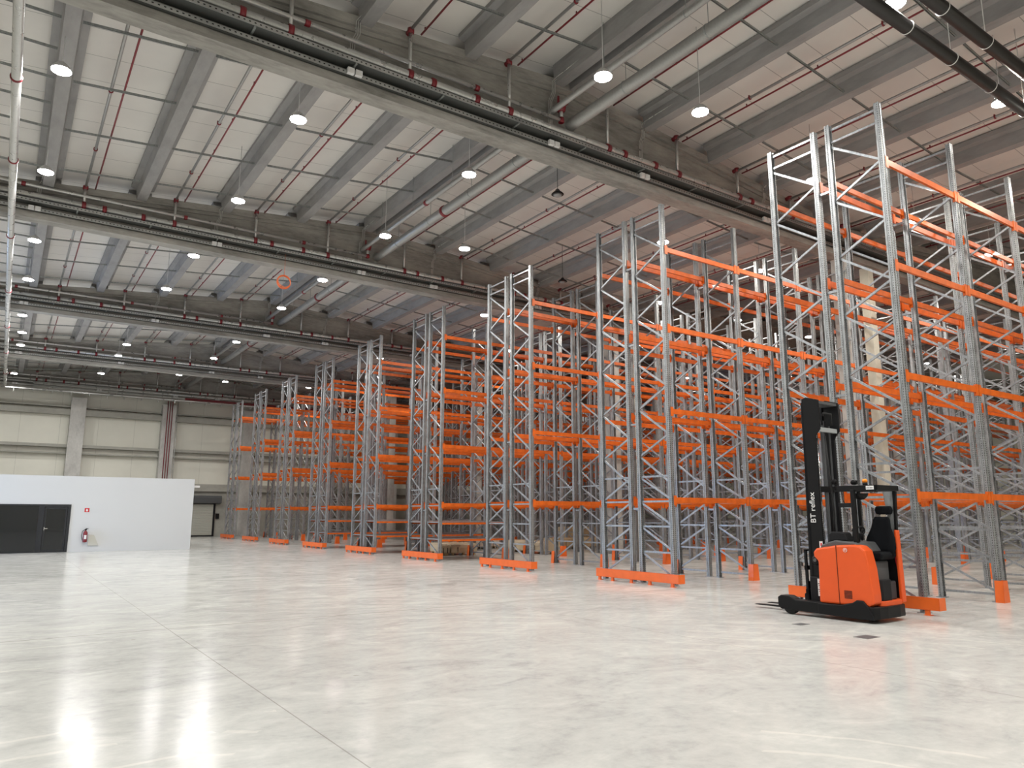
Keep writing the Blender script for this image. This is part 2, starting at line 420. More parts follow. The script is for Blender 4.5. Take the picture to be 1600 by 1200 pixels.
for ri,y0 in enumerate(ROWY):
    for hf in (0,1):
        y=y0+hf*(D+G)
        nb=NB[ri]
        root=empty('pallet_rack',(XE,y,0))
        pos='row right behind the reach truck' if ri==0 else ('last row before the far wall' if ri==8 else '%s row beyond the reach truck'%ORD[ri-1])
        side='camera-facing' if hf==0 else 'far-wall-facing'
        tag(root,'%s run of the orange and grey pallet rack, %s'%(side,pos),'pallet rack','runs of tall empty pallet racking')
        for k in range(nb+1):
            det = (ri<=1 and k<=4) or (ri==2 and k<=2) or (ri==3 and k==0)
            if det:
                fr=inst('upright_frame',LAT[hf],root,(k*BAY,0,0))
                for yy,rz in ((0,0),(D,math.pi)):
                    p=inst('post',POST,fr,(0,yy,0),rz); inst('foot_plate',PLATE,fr,(0,yy,0))
            else: inst('upright_frame',FARF[hf],root,(k*BAY,0,0))
            if hf==0 and k<8:
                for z in (1.85,4.05,6.2,8.35): inst('row_spacer',SPACER,root,(k*BAY,D+.05,z))
            if k<nb:
                for z in LV:
                    if ri==0 and k==99: continue
                    for yy,sg in ((0,1),(D,-1)):
                        if det and k<4:
                            b=inst('load_beam',BEAM,root,(k*BAY+.06,yy,z),0,(1,sg,1))
                            inst('beam_connector',CONN,b,(.004,0,0)); inst('beam_connector',CONN,b,(BL,0,0))
                        else: inst('load_beam',FBEAM,root,(k*BAY+.06,yy,z),0,(1,sg,1))
        if ri in (3,4,5):
            for k in ((0,) if ri==3 else (0,1)):
                for z in (.74,1.36):
                    for yy,sg in ((0,1),(D,-1)): inst('load_beam',THIN,root,(k*BAY+.06,yy,z),0,(1,sg,1))
                    inst('shelf_panel',DECK,root,(k*BAY+.06,0,z+.05))
# upright guards
gm=MB(); 
gm.prism([(-.13,0),(.13,0),(.095,.42),(-.095,.42)],'y',-.13,-.122)
gm.prism([(-.13,-.13),(-.122,-.13),(-.122,.02),(-.13,.02)],'z',0,.02)
for s in (-1,1):
    n=len(gm.v)
    pts=[(s*.13,-.13,0),(s*.13,.03,0),(s*.095,.03,.42),(s*.095,-.13,.42),(s*.122,-.13,0),(s*.122,.03,0),(s*.087,.03,.42),(s*.087,-.13,.42)]
    gm.v+=pts
    for q in ((0,1,2,3),(7,6,5,4),(0,4,5,1),(1,5,6,2),(2,6,7,3),(3,7,4,0)): gm.face([n+i for i in q])
GUARD=gm.mesh('upright_guard',M['guard'])
for ri,y0 in enumerate(ROWY):
    for k in range(1,min(NB[ri],8)+1):
        for sd,(yy,rz) in enumerate(((y0-.02,0),(y0+2*D+G+.02,math.pi))):
            if ri>5 and k>3: continue
            o=inst('upright_guard',GUARD,None,(XE+k*BAY,yy,0),rz)
            tag(o,'orange floor guard, %s upright past the barrier, %s side of %s rack row from truck'%(ORD[k-1],'near' if sd==0 else 'far',ORD[ri]),'post guard','orange guards at the feet of the rack uprights')
# end barriers
def barrier():
    w2=2*D+G; mb=MB(); a,b=-.42,w2+.02
    mb.box(0,.008,a,b,.09,.30); mb.box(0,.05,a,b,.292,.30); mb.box(0,.05,a,b,.09,.098)
    mb.box(0,.22,a,a+.008,.09,.30)
    return mb.mesh('end_barrier',M['guard'])
BAR=barrier(); LEGM=MB().box(.008,.05,-.04,.04,0,.2).box(-.0,.11,-.06,.06,0,.01).mesh('leg',M['guard'])
for ri,y0 in enumerate(ROWY):
    o=inst('end_barrier',BAR,None,(XE-.32,y0,0))
    for yy in (-.2,.55,1.2,1.9,2.4): inst('leg',LEGM,o,(.0,yy,0))
    tag(o,'orange steel barrier across the end of the %s rack row from the truck'%ORD[ri],'barrier','orange barriers at the rack row ends')
print('racks done')
# ------------------------------------------------------------------ reach truck
FO=(11.53,6.96); FH_=math.radians(92.77)
T=empty('reach_truck',(FO[0],FO[1],0),FH_)
tag(T,'orange and black electric reach truck with a tall black mast, parked before the first rack','forklift')
def tb(u0,u1,v0,v1,z0,z1,mb=None): mb=mb or MB(); return mb.box(u0,u1,-v1,-v0,z0,z1)
W=1.05
# chassis: outrigger arms, skirt
def arm(v0,v1,name):
    mb=MB(); mb.prism([(1.42,.12),(1.36,.08),(.9,.07),(.5,.07),(.5,.25),(1.09,.255),(1.21,.315),(1.36,.315),(1.42,.28)],'y',-v1,-v0)
    return mb.build(name,M['black'],T,bevel=.012)
arm(0,.2,'support_arm'); arm(W-.2,W,'support_arm')
def wheel(u,v,r,wd,name='wheel'):
    o=MB().lathe([(r*.5,-wd/2),(r*.92,-wd/2),(r,-wd/2+.015),(r,wd/2-.015),(r*.92,wd/2),(r*.5,wd/2)],(0,0,0),28,'y').build(name,M['rubber'],T,(u,-v,r))
    MB().lathe([(r*.45,-wd/2-.004),(r*.2,-wd/2-.004),(r*.2,wd/2+.004),(r*.45,wd/2+.004)],(0,0,0),20,'y').build('hub',M['mgrey'],o)
    return o
wheel(1.22,.1,.14,.1); wheel(1.22,W-.1,.14,.1); wheel(-.02,.5,.16,.12)
mb=MB().prism([(.66,.07),(.66,.24),(.25,.25),(.05,.3),(-.02,.345),(-.12,.345),(-.2,.26),(-.29,.1),(-.28,.05),(.1,.05)],'y',-.26,.02)
mb.build('skirt',M['black'],T,bevel=.015)
mb=MB().prism([(.66,.07),(.66,.24),(-.2,.26),(-.29,.1),(-.28,.05)],'y',-W,-W+.2); mb.build('skirt',M['black'],T,bevel=.015)
# rear bumper with rounded plan
def rounded_plan(pts_uv,z0,z1): 
    return MB().prism([(u,-v) for u,v in pts_uv],'z',z0,z1)
rounded_plan([(-.2,.0),(-.29,.0),(-.345,.08),(-.365,.3),(-.37,.7),(-.34,.92),(-.26,1.02),(-.15,W),(-.05,W),(-.05,0)],.07,.255).build('bumper',M['black'],T,bevel=.012)
rounded_plan([(.62,.2),(-.0,.2),(-.0,W-.2),(.62,W-.2)],.08,.24).build('chassis',M['black'],T)
# orange side body (motor cover) : outline seen from the side, extruded across
side=[(.64,.25),(.62,.93),(.69,1.0),(.70,1.08),(.64,1.14),(.28,1.2),(.0,1.22),(-.12,1.20),(-.2,1.13),(-.255,.85),(-.285,.45),(-.285,.3),(-.2,.25)]
mb=MB().prism(side,'y',-.30,-.02); mb.build('side_cover',M['truck'],T,bevel=.03)
MB().box(.278,.284,-.026,-.012,.26,1.2).build('cover_seam',M['blackpl'],T)
mb=MB().prism([(max(u,.0),z) for u,z in side if u>=-.13],'y',-W+.0,-W+.12); mb.build('side_cover',M['truck'],T,bevel=.03)
rounded_plan([(.6,.3),(.02,.3),(.02,W-.12),(.6,W-.12)],.25,1.12).build('battery_cover',M['black'],T,bevel=.01)
mb=MB()
for i in range(6): mb.box(.06,.19,-.018,-.012,.36+i*.022,.37+i*.022)
mb.build('vent_grille',M['blackpl'],T)
# logo roundel
mb=MB().lathe([(.034,0),(.034,.004)],(0,0,0),24,'y'); mb.build('emblem',M['label'],T,(.12,-.012,1.13))
MB().lathe([(.027,0),(.027,.004)],(0,0,0),24,'y').lathe([(.001,0),(.001,.001)],(0,0,0),6,'y').build('emblem_ring',M['truck'],T,(.12,-.010,1.13))
mb=MB().bar((-.014,0,.016),(.014,0,-.012),.005,.006).bar((-.014,0,-.004),(.012,0,.018),.005,.006); mb.build('emblem_mark',M['label'],T,(.12,-.006,1.13))
# dashboard / console
mb=MB().prism([(.64,1.1),(.6,1.2),(.35,1.28),(.0,1.25),(-.1,1.1)],'y',-.95,-.12); mb.build('dashboard',M['mgrey'],T,bevel=.02)
mb=MB().prism([(.5,1.26),(.5,1.38),(.44,1.42),(.22,1.41),(.16,1.27)],'y',-.42,-.2); mb.build('control_console',M['blackpl'],T,bevel=.02)
MB().tube([(.1,-.45,1.26),(.06,-.45,1.42)],.018,10).tube([(.06,-.45+.13*math.cos(a),1.44+.0+.13*math.sin(a)*.5) for a in [i*math.pi/8 for i in range(16)]],.014,8,closed=True).build('steering_wheel',M['blackpl'],T)
MB().tube([(.3,-.62,1.27),(.28,-.62,1.42)],.014,8).tube([(.28,-.62,1.42),(.27,-.62,1.47)],.024,10).build('control_lever',M['blackpl'],T)
MB().tube([(.18,-.7,1.27),(.16,-.7,1.4)],.014,8).tube([(.16,-.7,1.4),(.15,-.7,1.45)],.024,10).build('control_lever',M['blackpl'],T)
# compartment floor, seat box and far-side structure
rounded_plan([(-.05,.26),(-.27,.26),(-.32,.34),(-.33,.86),(-.27,W-.12),(-.05,W-.12)],.25,.33).build('step_sill',M['truck'],T,bevel=.01)
rounded_plan([(.1,.3),(-.22,.3),(-.26,.4),(-.26,.84),(-.22,.92),(.1,.92)],.33,.62).build('step_panel',M['grey'],T,bevel=.02)
rounded_plan([(.1,.32),(-.12,.32),(-.16,.4),(-.16,.84),(-.12,.92),(.1,.92)],.62,.95).build('seat_box',M['mgrey'],T,bevel=.03)
rounded_plan([(-.19,.28),(-.29,.34),(-.3,.6),(-.27,.62),(-.25,.36),(-.19,.32)],.33,.66).build('storage_pocket',M['blackpl'],T,bevel=.01)
# seat
def cushion(name,pts_uz,v0,v1,bev=.035,m='seat'):
    return MB().prism(pts_uz,'y',-v1,-v0).build(name,M[m],T,bevel=bev)
seat=cushion('seat_cushion',[(.2,1.0),(.22,1.06),(.16,1.1),(-.25,1.1),(-.29,1.05),(-.25,.97),(.17,.96)],.42,.92)
sb=MB()
prof=[(1.02,.27),(1.16,.31),(1.32,.28),(1.48,.2),(1.62,.17),(1.67,.13)]
n0=len(sb.v); 
for z,hw in prof:
    uc=-.07-(z-1.08)*.07; vc=-.84-(z-1.08)*.10
    for a in range(12):
        t=2*math.pi*a/12; sb.v.append((uc+hw*.86*math.sin(t),vc+.07*math.cos(t)+.05*math.sin(t)**2,z))
for i in range(len(prof)-1):
    for a in range(12):
        b=(a+1)%12; sb.face([i*12+a,i*12+b,(i+1)*12+b,(i+1)*12+a],True)
sb.face(list(range(12))); sb.face([60+a for a in range(12)][::-1])
sb.build('backrest',M['seat'],T)
hr=MB().prism([(.0,1.71),(-.25,1.71),(-.27,1.78),(-.25,1.85),(.0,1.85),(.02,1.78)],'y',-.97,-.87).build('headrest',M['seat'],T,bevel=.03)
MB().tube([(-.06,-.91,1.62),(-.06,-.91,1.74)],.008,8).tube([(-.17,-.91,1.62),(-.17,-.91,1.74)],.008,8).build('headrest_post',M['chrome'],T)
MB().prism([(-.0,.9),(.2,.9),(.2,.98),(-.05,.98)],'y',-.9,-.45).build('seat_suspension',M['rubber'],T)
MB().tube([(-.2,-.9,1.16),(-.25,-.93,1.0),(-.27,-.95,.78),(-.27,-.95,.68)],.014,8).build('seat_belt',M['beltred'],T)
MB().prism([(-.02,1.2),(.22,1.2),(.22,1.26),(-.02,1.26)],'y',-.98,-.9).build('armrest',M['mgrey'],T,bevel=.02)
MB().box(-.25,.0,-1.02,-.99,.33,1.22).build('inner_panel',M['blackpl'],T)
# rear corner pillar (orange below, black above) on the far side
MB().prism([(-.33,.28),(-.27,.28),(-.27,1.45),(-.31,1.45)],'y',-1.03,-.9).build('rear_pillar',M['truck'],T,bevel=.015)
MB().prism([(-.3,1.4),(-.26,1.4),(-.28,2.12),(-.33,2.12)],'y',-1.01,-.95).build('guard_pillar',M['black'],T,bevel=.008)
MB().prism([(-.27,1.3),(-.2,1.3),(-.10,2.12),(-.27,2.12)],'y',-1.03,-.97).build('rear_panel',M['lgrey'],T,bevel=.01)
# overhead guard
og=MB()
og.box(-.36,.36,-.30,-.24,2.09,2.19); og.box(-.36,.36,-1.02,-.96,2.10,2.19); og.box(-.36,-.28,-1.02,-.24,2.10,2.19); og.box(.30,.36,-1.02,-.24,2.10,2.19)
for i in range(5): og.box(-.28+i*.12,-.25+i*.12,-.96,-.30,2.13,2.18)
og.build('overhead_guard',M['black'],T,bevel=.01)
MB().box(-.0,.07,-.28,-.21,1.2,2.12).build('guard_pole',M['black'],T,bevel=.008)
MB().box(.30,.35,-1.0,-.95,1.2,2.12).build('guard_pole',M['black'],T,bevel=.008)
MB().box(-.33,-.2,-.236,-.232,2.115,2.175).build('number_plate',M['label'],T)
MB().lathe([(.04,0),(.04,.05)],(0,0,0),18).build('beacon_base',M['blackpl'],T,(-.08,-.45,2.19))
MB().lathe([(.042,0),(.042,.035),(.03,.055),(.01,.062)],(0,0,0),18).build('beacon',M['amber'],T,(-.08,-.45,2.24))
MB().lathe([(.035,-.03),(.045,0),(.04,.05),(.02,.07)],(0,0,0),14,'x').build('work_light',M['black'],T,(.12,-.5,2.25))
MB().lathe([(.03,-.03),(.045,0),(.045,.05),(.02,.07)],(0,0,0),14,'x').build('work_light',M['black'],T,(.50,-.55,2.27))
MB().lathe([(.0,-.1),(.06,-.09),(.11,-.04),(.125,0),(.12,.01)],(0,0,0),20).build('mirror_housing',M['black'],T,(-.0,-.42,2.05))
MB().box(.12,.34,-.5,-.3,1.83,1.90).build('display_unit',M['blackpl'],T,bevel=.01)
MB().tube([(.3,-.35,2.12),(.27,-.33,1.95),(.22,-.33,1.88)],.006,6).build('cable',M['black'],T)
# mast
def rail_uv(v0,v1):
    mb=MB()
    mb.prism([(.64,.1),(.95,.1),(.92,2.0),(.89,3.14),(.88,3.76),(.80,3.79),(.56,3.72),(.56,3.20),(.66,3.08),(.66,2.0)],'y',-v1,-v0); return mb
rail_uv(.28,.31).build('mast_rail',M['black'],T,bevel=.004)
rail_uv(.93,.96).build('mast_rail',M['black'],T,bevel=.004)
MB().box(.86,.90,-.33,-.28,.12,3.7).box(.66,.70,-.34,-.31,.12,3.05).box(.86,.90,-.96,-.9,.12,3.7).box(.66,.70,-.93,-.9,.12,3.05).build('mast_channel',M['blackpl'],T)
MB().box(.58,.86,-.93,-.31,3.66,3.71).build('mast_crossbar',M['mgrey'],T)
MB().box(.60,.66,-.93,-.31,3.16,3.24).build('mast_crossbar',M['lgrey'],T,bevel=.006)
MB().box(.70,.76,-.93,-.31,.9,1.05).build('mast_crossbar',M['black'],T)
MB().box(.70,.76,-.93,-.31,2.1,2.2).build('mast_crossbar',M['black'],T)
for v in (.42,.52,.72,.82):
    MB().tube([(.78,-v,.15),(.78,-v,3.4)],.028 if v in (.52,.72) else .018,10).build('lift_cylinder',M['chrome'] if v==.52 else M['blackpl'],T)
mb=MB()
for v in (.37,.6,.66,.87): mb.bar((.72,-v,.3),(.72,-v,3.3),.014,.03)
mb.build('lift_chain',M['mgrey'],T)
MB().box(.69,.70,-.385,-.372,1.3,3.0).build('mast_stripe',M['beltred'],T)
mb=MB()
for i in range(60): mb.box(.655,.66,-.33,-.31,.9+i*.035,.915+i*.035)
mb.build('chain_links',M['mgrey'],T)
MB().tube([(.62,-.5,3.45),(.6,-.5,3.5),(.6,-.75,3.5),(.62,-.78,3.3)],.018,8).build('hydraulic_hose',M['rubber'],T)
MB().tube([(.66,-.62,1.2),(.6,-.62,1.7),(.62,-.6,2.3),(.66,-.6,3.1)],.016,8).build('hydraulic_hose',M['rubber'],T)
rail_lo=MB().box(.66,.93,-.285,-.24,.12,.65).build('mast_foot',M['blackpl'],T,bevel=.02)
MB().lathe([(.075,-.03),(.085,0),(.075,.03),(.03,.035)],(0,0,0),20,'y').build('tilt_pivot',M['black'],T,(.79,-.27,.93))
MB().lathe([(.03,-.01),(.03,.01)],(0,0,0),14,'y').build('pivot_cap',M['mgrey'],T,(.79,-.22,.93))
MB().box(.70,.78,-.238,-.234,.33,.62).build('warning_sticker',M['label'],T)
mb=MB()
for i in range(7): mb.box(.725,.75+.012*(i%3),-.233,-.231,.37+i*.032,.382+i*.032)
mb.build('sticker_print',M['print'],T)
MB().box(.66,.72,-.279,-.275,1.02,1.25).build('warning_sticker',M['label'],T)
MB().box(.67,.70,-.274,-.273,1.17,1.22).build('sticker_mark',M['signred'],T)
# fork carriage and forks
cg=MB(); cg.box(1.0,1.05,-.95,-.3,.35,.42); cg.box(1.0,1.05,-.95,-.3,.75,.82); cg.box(1.0,1.04,-.95,-.91,.3,1.1); cg.box(1.0,1.04,-.34,-.3,.3,1.1); cg.box(1.0,1.03,-.95,-.3,1.07,1.1)
for v in (.45,.6,.75): cg.box(1.01,1.025,-v-.01,-v+.01,.42,1.08)
cg.build('fork_carriage',M['black'],T)
for v in (.42,.82):
    mb=MB().prism([(1.05,.05),(1.05,.55),(1.09,.55),(1.095,.09),(2.15,.065),(2.2,.05)],'y',-v-.09,-v+.01); mb.build('fork',M['black'],T,bevel=.004)
# lettering
def text(body,size,name,m,parent,M4,ext=.001,align='LEFT'):
    c=bpy.data.curves.new(name,'FONT'); c.body=body; c.size=size; c.extrude=ext; c.align_x=align
    c.materials.append(m); t=bpy.data.objects.new(name,c); COL.objects.link(t); bpy.context.view_layer.update()
    me=bpy.data.meshes.new_from_object(t.evaluated_get(bpy.context.evaluated_depsgraph_get())); bpy.data.objects.remove(t)
    o=bpy.data.objects.new(name,me); COL.objects.link(o); o.parent=parent; o.matrix_local=M4; return o
# reads upward, facing the camera (normal = +local y)
def facing_y(px,py,pz,up=True):
    # text x axis -> +z ; text y axis -> +u direction for a viewer looking along -y(local)
    return Matrix(((1,0,0,px),(0,0,1,py),(0,1,0,pz),(0,0,0,1)))
def lettering(px,py,pz):
    X=Vector((0,0,1)); Z=Vector((0,1,0)); Yv=Z.cross(X)
    return Matrix(((X.x,Yv.x,Z.x,px),(X.y,Yv.y,Z.y,py),(X.z,Yv.z,Z.z,pz),(0,0,0,1)))
text('BT reflex',.142,'lettering',M['label'],T,lettering(.755,-.276,1.56))
def lettering_h(px,py,pz):
    X=Vector((-1,0,0)); Z=Vector((0,1,0)); Yv=Z.cross(X)
    return Matrix(((X.x,Yv.x,Z.x,px),(X.y,Yv.y,Z.y,py),(X.z,Yv.z,Z.z,pz),(0,0,0,1)))
text('643284',.036,'plate_lettering',M['print'],T,lettering_h(-.205,-.2315,2.13))
text('P',.07,'plate_lettering',M['print'],T,lettering_h(.715,-.2745,1.05))
print('truck done')
# ------------------------------------------------------------------ lamps
def lamp_proto():
    r=empty('high_bay_lamp')
    MB().lathe([(.05,.16),(.09,.13),(.12,.10),(.16,.05),(.182,.0),(.18,-.01)],(0,0,0),24).build('housing',M['lampgrey'],r)
    MB().lathe([(.178,-.01),(.178,-.03),(.16,-.04),(.01,-.042)],(0,0,0),24).build('lens',M['lens'],r)
    return r
LP=lamp_proto()
lamp_data=bpy.data.lights.new('lamp_light','AREA'); lamp_data.shape='DISK'; lamp_data.size=.35; lamp_data.energy=LAMP_W; lamp_data.color=(1,.985,.95)
warm_data=lamp_data.copy(); warm_data.name='lamp_light_warm'; warm_data.color=(1,.945,.83)
BAYN=['over the truck end of the hall','in the roof bay past the nearest full girder','in the second roof bay','in the third roof bay','in the fourth roof bay','in the roof bay at the far wall']
vis=[(.12,16.19,10.5),(.09,21.61,10.5),(4.66,15.32,10.5),(4.69,20.59,10.5),(9.25,15.45,10.5),(9.28,20.67,10.5),(9.23,10.16,10.5),(11.89,9.94,10.5),(11.96,20.21,10.5),(.03,27.55,10.5),(-.01,32.48,10.5),(4.62,26.12,10.5),(4.54,30.78,10.5),(9.23,26.16,10.5),(9.15,30.92,10.5),(-.07,38.7,10.5),(11.96,5.63,10.5),(16.96,5.99,10.5),(16.98,10.52,10.5),(16.98,26.87,10.5)]
extra=[(-.16,55.54,10.5),(4.39,52.37,10.5),(8.55,49.99,10.5),(11.6,50.93,10.5)]
hid=[(x,y,10.5) for x in (.0,4.6,9.2) for y in (.5,5.3)]+[(x,y,10.5) for x in (12,17) for y in (-4.5,.5)]+[(-5,y,10.5) for y in (0,10,20,30,40,50)]+[(x,y,10.5) for x in (0.0,4.6) for y in (42.5,45.8)]+[(9.2,43.5,10.5)]+[(9.2,38.6,10.5)]
deep=[(x,y,10.5) for x in (22,32.5,44,56) for y in (10.4,21.0)]+[(x,y,10.5) for x in (22,36,52) for y in (32.2,43.5,55.5)]+[(27.0,16.0,10.5),(38.0,16.0,10.5),(17.0,38.0,10.5),(17.0,50.0,10.5)]+[(17.0,16.0,10.5),(22.0,16.0,10.5),(22.0,5.8,10.5),(27.0,5.8,10.5),(27.0,10.4,10.5),(22.0,.5,10.5),(32.5,5.8,10.5),(27.0,21.0,10.5)]  # last group is added to brighten the floor among the right-hand racks
skip=[(17,27.0)]
n_l=0
def add_lamp(x,y,z,lab,grp,light=True,rod=True):
    o=dup(LP,None,(x,y,z))
    zt_=zpb(x)+.5
    MB().tube([(0,0,.16),(0,0,zt_-z)],.008,6).build('hanger',M['lampgrey'],o)
    if light:
        l=bpy.data.objects.new('lamp_light',warm_data if x>16 else lamp_data); COL.objects.link(l); l.parent=o; l.location=(0,0,-.046)
    tag(o,lab,'ceiling lamp',grp); return o
Ls=[]
for i,(x,y,z) in enumerate(vis+extra+hid+deep):
    if (x,y) in skip: continue
    b=sum(1 for gy in GIRY[1:] if y>gy); k=round((x)/4.6)
    Ls.append((x,y,z,b))
nm={}
for (x,y,z,b) in Ls:
    col=sorted({round(q[0]/2.3) for q in Ls}).index(round(x/2.3))
    rank=sorted(q[1] for q in Ls if q[3]==b and round(q[0]/2.3)==round(x/2.3)).index(y)
    lab='lit high-bay lamp, %s line from left, %s in line, %s roof bay'%(ORD[col],ORD[rank],ORD[b])
    add_lamp(x,y,z,lab,'lit high-bay lamps under the roof')
for ch in list(LP.children): bpy.data.objects.remove(ch)
bpy.data.objects.remove(LP)
# unlit pendant lamps
for (x,y,lab) in ((12.07,15.29,'dark unlit pendant lamp hanging above the second rack row'),(17.08,21.38,'dark unlit pendant lamp hanging beyond, above the third rack row')):
    o=empty('pendant_lamp',(x,y,10.6))
    MB().lathe([(.04,.16),(.08,.1),(.17,.02),(.18,0),(.15,-.01)],(0,0,0),20).build('housing',M['black'],o)
    MB().lathe([(.13,-.01),(.1,-.05),(.02,-.08)],(0,0,0),20).build('lens',M['lampoff'],o)
    MB().tube([(0,0,.16),(0,0,zpb(x)+.5-10.6)],.008,6).build('hanger',M['black'],o)
    tag(o,lab,'ceiling lamp')
# ------------------------------------------------------------------ pipework on the girders
def coupling(r): return MB().lathe([(r*1.05,-.055),(r*1.4,-.05),(r*1.4,.05),(r*1.05,.055)],(0,0,0),14,'x').mesh('coupling',M['red'])
CP=coupling(.09); CPs=coupling(.05)
gapsX=[]
for a,b in zip(PX[:-1],PX[1:]):
    if b-a>1.5: gapsX.append((a,b))
RISERX=[(a+b)/2-.30 for a,b in gapsX if -3<(a+b)/2<24]
for gi,gy in enumerate(GIRY[1:]):
    nmg=['nearest full girder','second girder','third girder','fourth girder','fifth girder'][gi]
    yp=gy-.36; xe=50 if gi else 40
    r=empty('sprinkler_main',(0,yp,10.87))
    MB().tube([(X0+1,0,0),(xe,0,0)],.09,14).build('pipe',M['pipe'],r)
    for k,x in enumerate([x for x in RISERX]):
        inst('coupling',CP,r,(x,0,0)); inst('coupling',CP,r,(x+.55 if k%2 else x-.9,0,0))
    zz=lambda x: zpb(x)+.12
    for x in RISERX:
        MB().tube([(x,0,.09),(x,0,zz(x)-10.87)],.042,10).build('riser',M['pipe'],r)
        MB().lathe([(.05,-.06),(.075,-.05),(.075,.05),(.05,.06)],(x,0,zz(x)-10.87),12).lathe([(.05,-.09),(.065,-.08),(.065,.08),(.05,.09)],(x,.08,zz(x)-10.87),10,'y').build('elbow',M['red'],r)
    tag(r,'thick galvanised sprinkler main with red couplings along the %s'%nmg,'pipe','sprinkler mains along the girders')
    r=empty('sprinkler_supply',(0,yp+.0,11.17))
    MB().tube([(X0+1,0,0),(10.32,0,0)],.05,12).build('pipe',M['pipe'],r)
    for x in (-.4,4.0,7.9): inst('coupling',CPs,r,(x,0,0))
    MB().tube([(10.32,0,-.05),(10.32,0,.42)],.05,12).build('riser',M['pipe'],r)
    MB().lathe([(.06,-.07),(.075,-.06),(.075,.06),(.06,.07)],(10.32,0,0),12).lathe([(.06,.22),(.1,.24),(.13,.36),(.12,.42),(.07,.46)],(10.32,0,0),12).tube([(10.32,-.2,.38),(10.32,.12,.38)],.07,12).tube([(10.22,-.02,.42),(10.22,-.02,.6)],.03,8).build('valve',M['red'],r)
    tag(r,'slim galvanised supply pipe ending in a red valve on the %s'%nmg,'pipe','slim supply pipes along the girders')
    # two stacked cable trays
    for ti,z in enumerate((10.45,10.65)):
        ya,yb=((.08,.235),(-.10,.22))[ti]
        mb=MB(); mb.box(X0+.5,50,ya,yb,0,.006); mb.box(X0+.5,50,yb-.006,yb,0,.07)
        o=mb.build('cable_tray',M['traydark'],None,(0,yp+.0,z))
        MB().box(X0+.5,50,ya-.006,ya,-.004,.085).box(X0+.5,50,ya-.012,ya,-.006,-.0).build('tray_lip',M['lip'],o)
        for x in range(-11,50,2): pass
        tag(o,'%s perforated steel cable tray along the %s'%(['lower','upper'][ti],nmg),'cable tray','cable trays along the girders')
        cb=MB().box(X0+.5,49.5,ya+.02,yb-.02,.006,.03).build('cables',M['rubber'],o)
        if ti==0:
            br=MB()
            for x in range(-11,50,2): br.bar((x,-.1,.175),(x,.23,.175),.04,.03)
            br.build('bracket',M['rail'],o)
    # conduit drops
    for j,x in enumerate((-.15,4.93,10.02,13.05,18.15)):
        mb=MB()
        for q in (0,.045,.09):
            zt2=zpb(x)+.1
            mb.tube([(x+q,-.02,10.66),(x+q,-.02,zt2-.6),(x+q+.1,-.03,zt2-.35),(x+q+.1,-.03,zt2-.06),(x+q+.18,-.12,zt2+.05),(x+q+.22,-2.5,zt2+.08)],.011,6)
        o=mb.build('conduit_bundle',M['pipe'],None,(0,gy-.24,0))
        tag(o,'three thin bent conduits on the %s, %s bundle from the left'%(nmg,ORD[j]),'conduit','conduit drops on the girders')
        o=MB().box(-.07,.07,-.04,.04,-.06,.06).box(.1,.24,-.04,.04,-.06,.06).build('junction_box',M['label'],None,(x,yp+.02,10.5))
        tag(o,'pair of small white boxes on the tray of the %s, %s from left'%(nmg,ORD[j]),'junction box','junction boxes on the cable trays')
# ridge pipes running along Y through the girders
segs=[(a+.4-.14,b-.14) for a,b in zip(GIRY[:-1],GIRY[1:])]
for nm_,x,z,rad,lab in (('roof_pipe',10.12,11.40,.075,'slim galvanised pipe along the roof ridge, beside a thicker one'),('roof_pipe',10.78,11.28,.15,'thick galvanised pipe along the roof ridge')):
    o=MB().tube([(0,GIRY[0],0),(0,60,0)],rad,16).build(nm_,M['pipe2'],None,(x,0,z))
    for y in [q for gy in GIRY[:-1] for q in (gy+2.2,gy+4.6,gy+7.2,gy+9.6)]:
        MB().lathe([(rad*1.06,-.015),(rad*1.1,0),(rad*1.06,.015)],(0,y,0),16,'y').tube([(0,y,rad),(0,y,zpb(x)+.5-z)],.008,6).build('hanger',M['rail'],o)
    for y in (19.5,31.0,42.0): MB().lathe([(rad*1.02,-.06),(rad*1.22,-.05),(rad*1.22,.05),(rad*1.02,.06)],(0,y,0),16,'y').build('coupling',M['red'],o)
    tag(o,lab,'pipe')
# big pipe running overhead on the left
o=MB().tube([(0,-4,0),(0,56,0),(.0,58.0,0)],.088,16).build('roof_pipe',M['pipe'],None,(-.59,0,10.08))
for y in (3,9,16.2,20.3,26.2,33,39.5,46,53): MB().lathe([(.088,-.03),(.11,-.02),(.11,.02),(.088,.03)],(0,y,0),16,'y').build('coupling',M['red'],o)
tag(o,'long galvanised pipe under the roof at the far left, leading to the far wall','pipe')
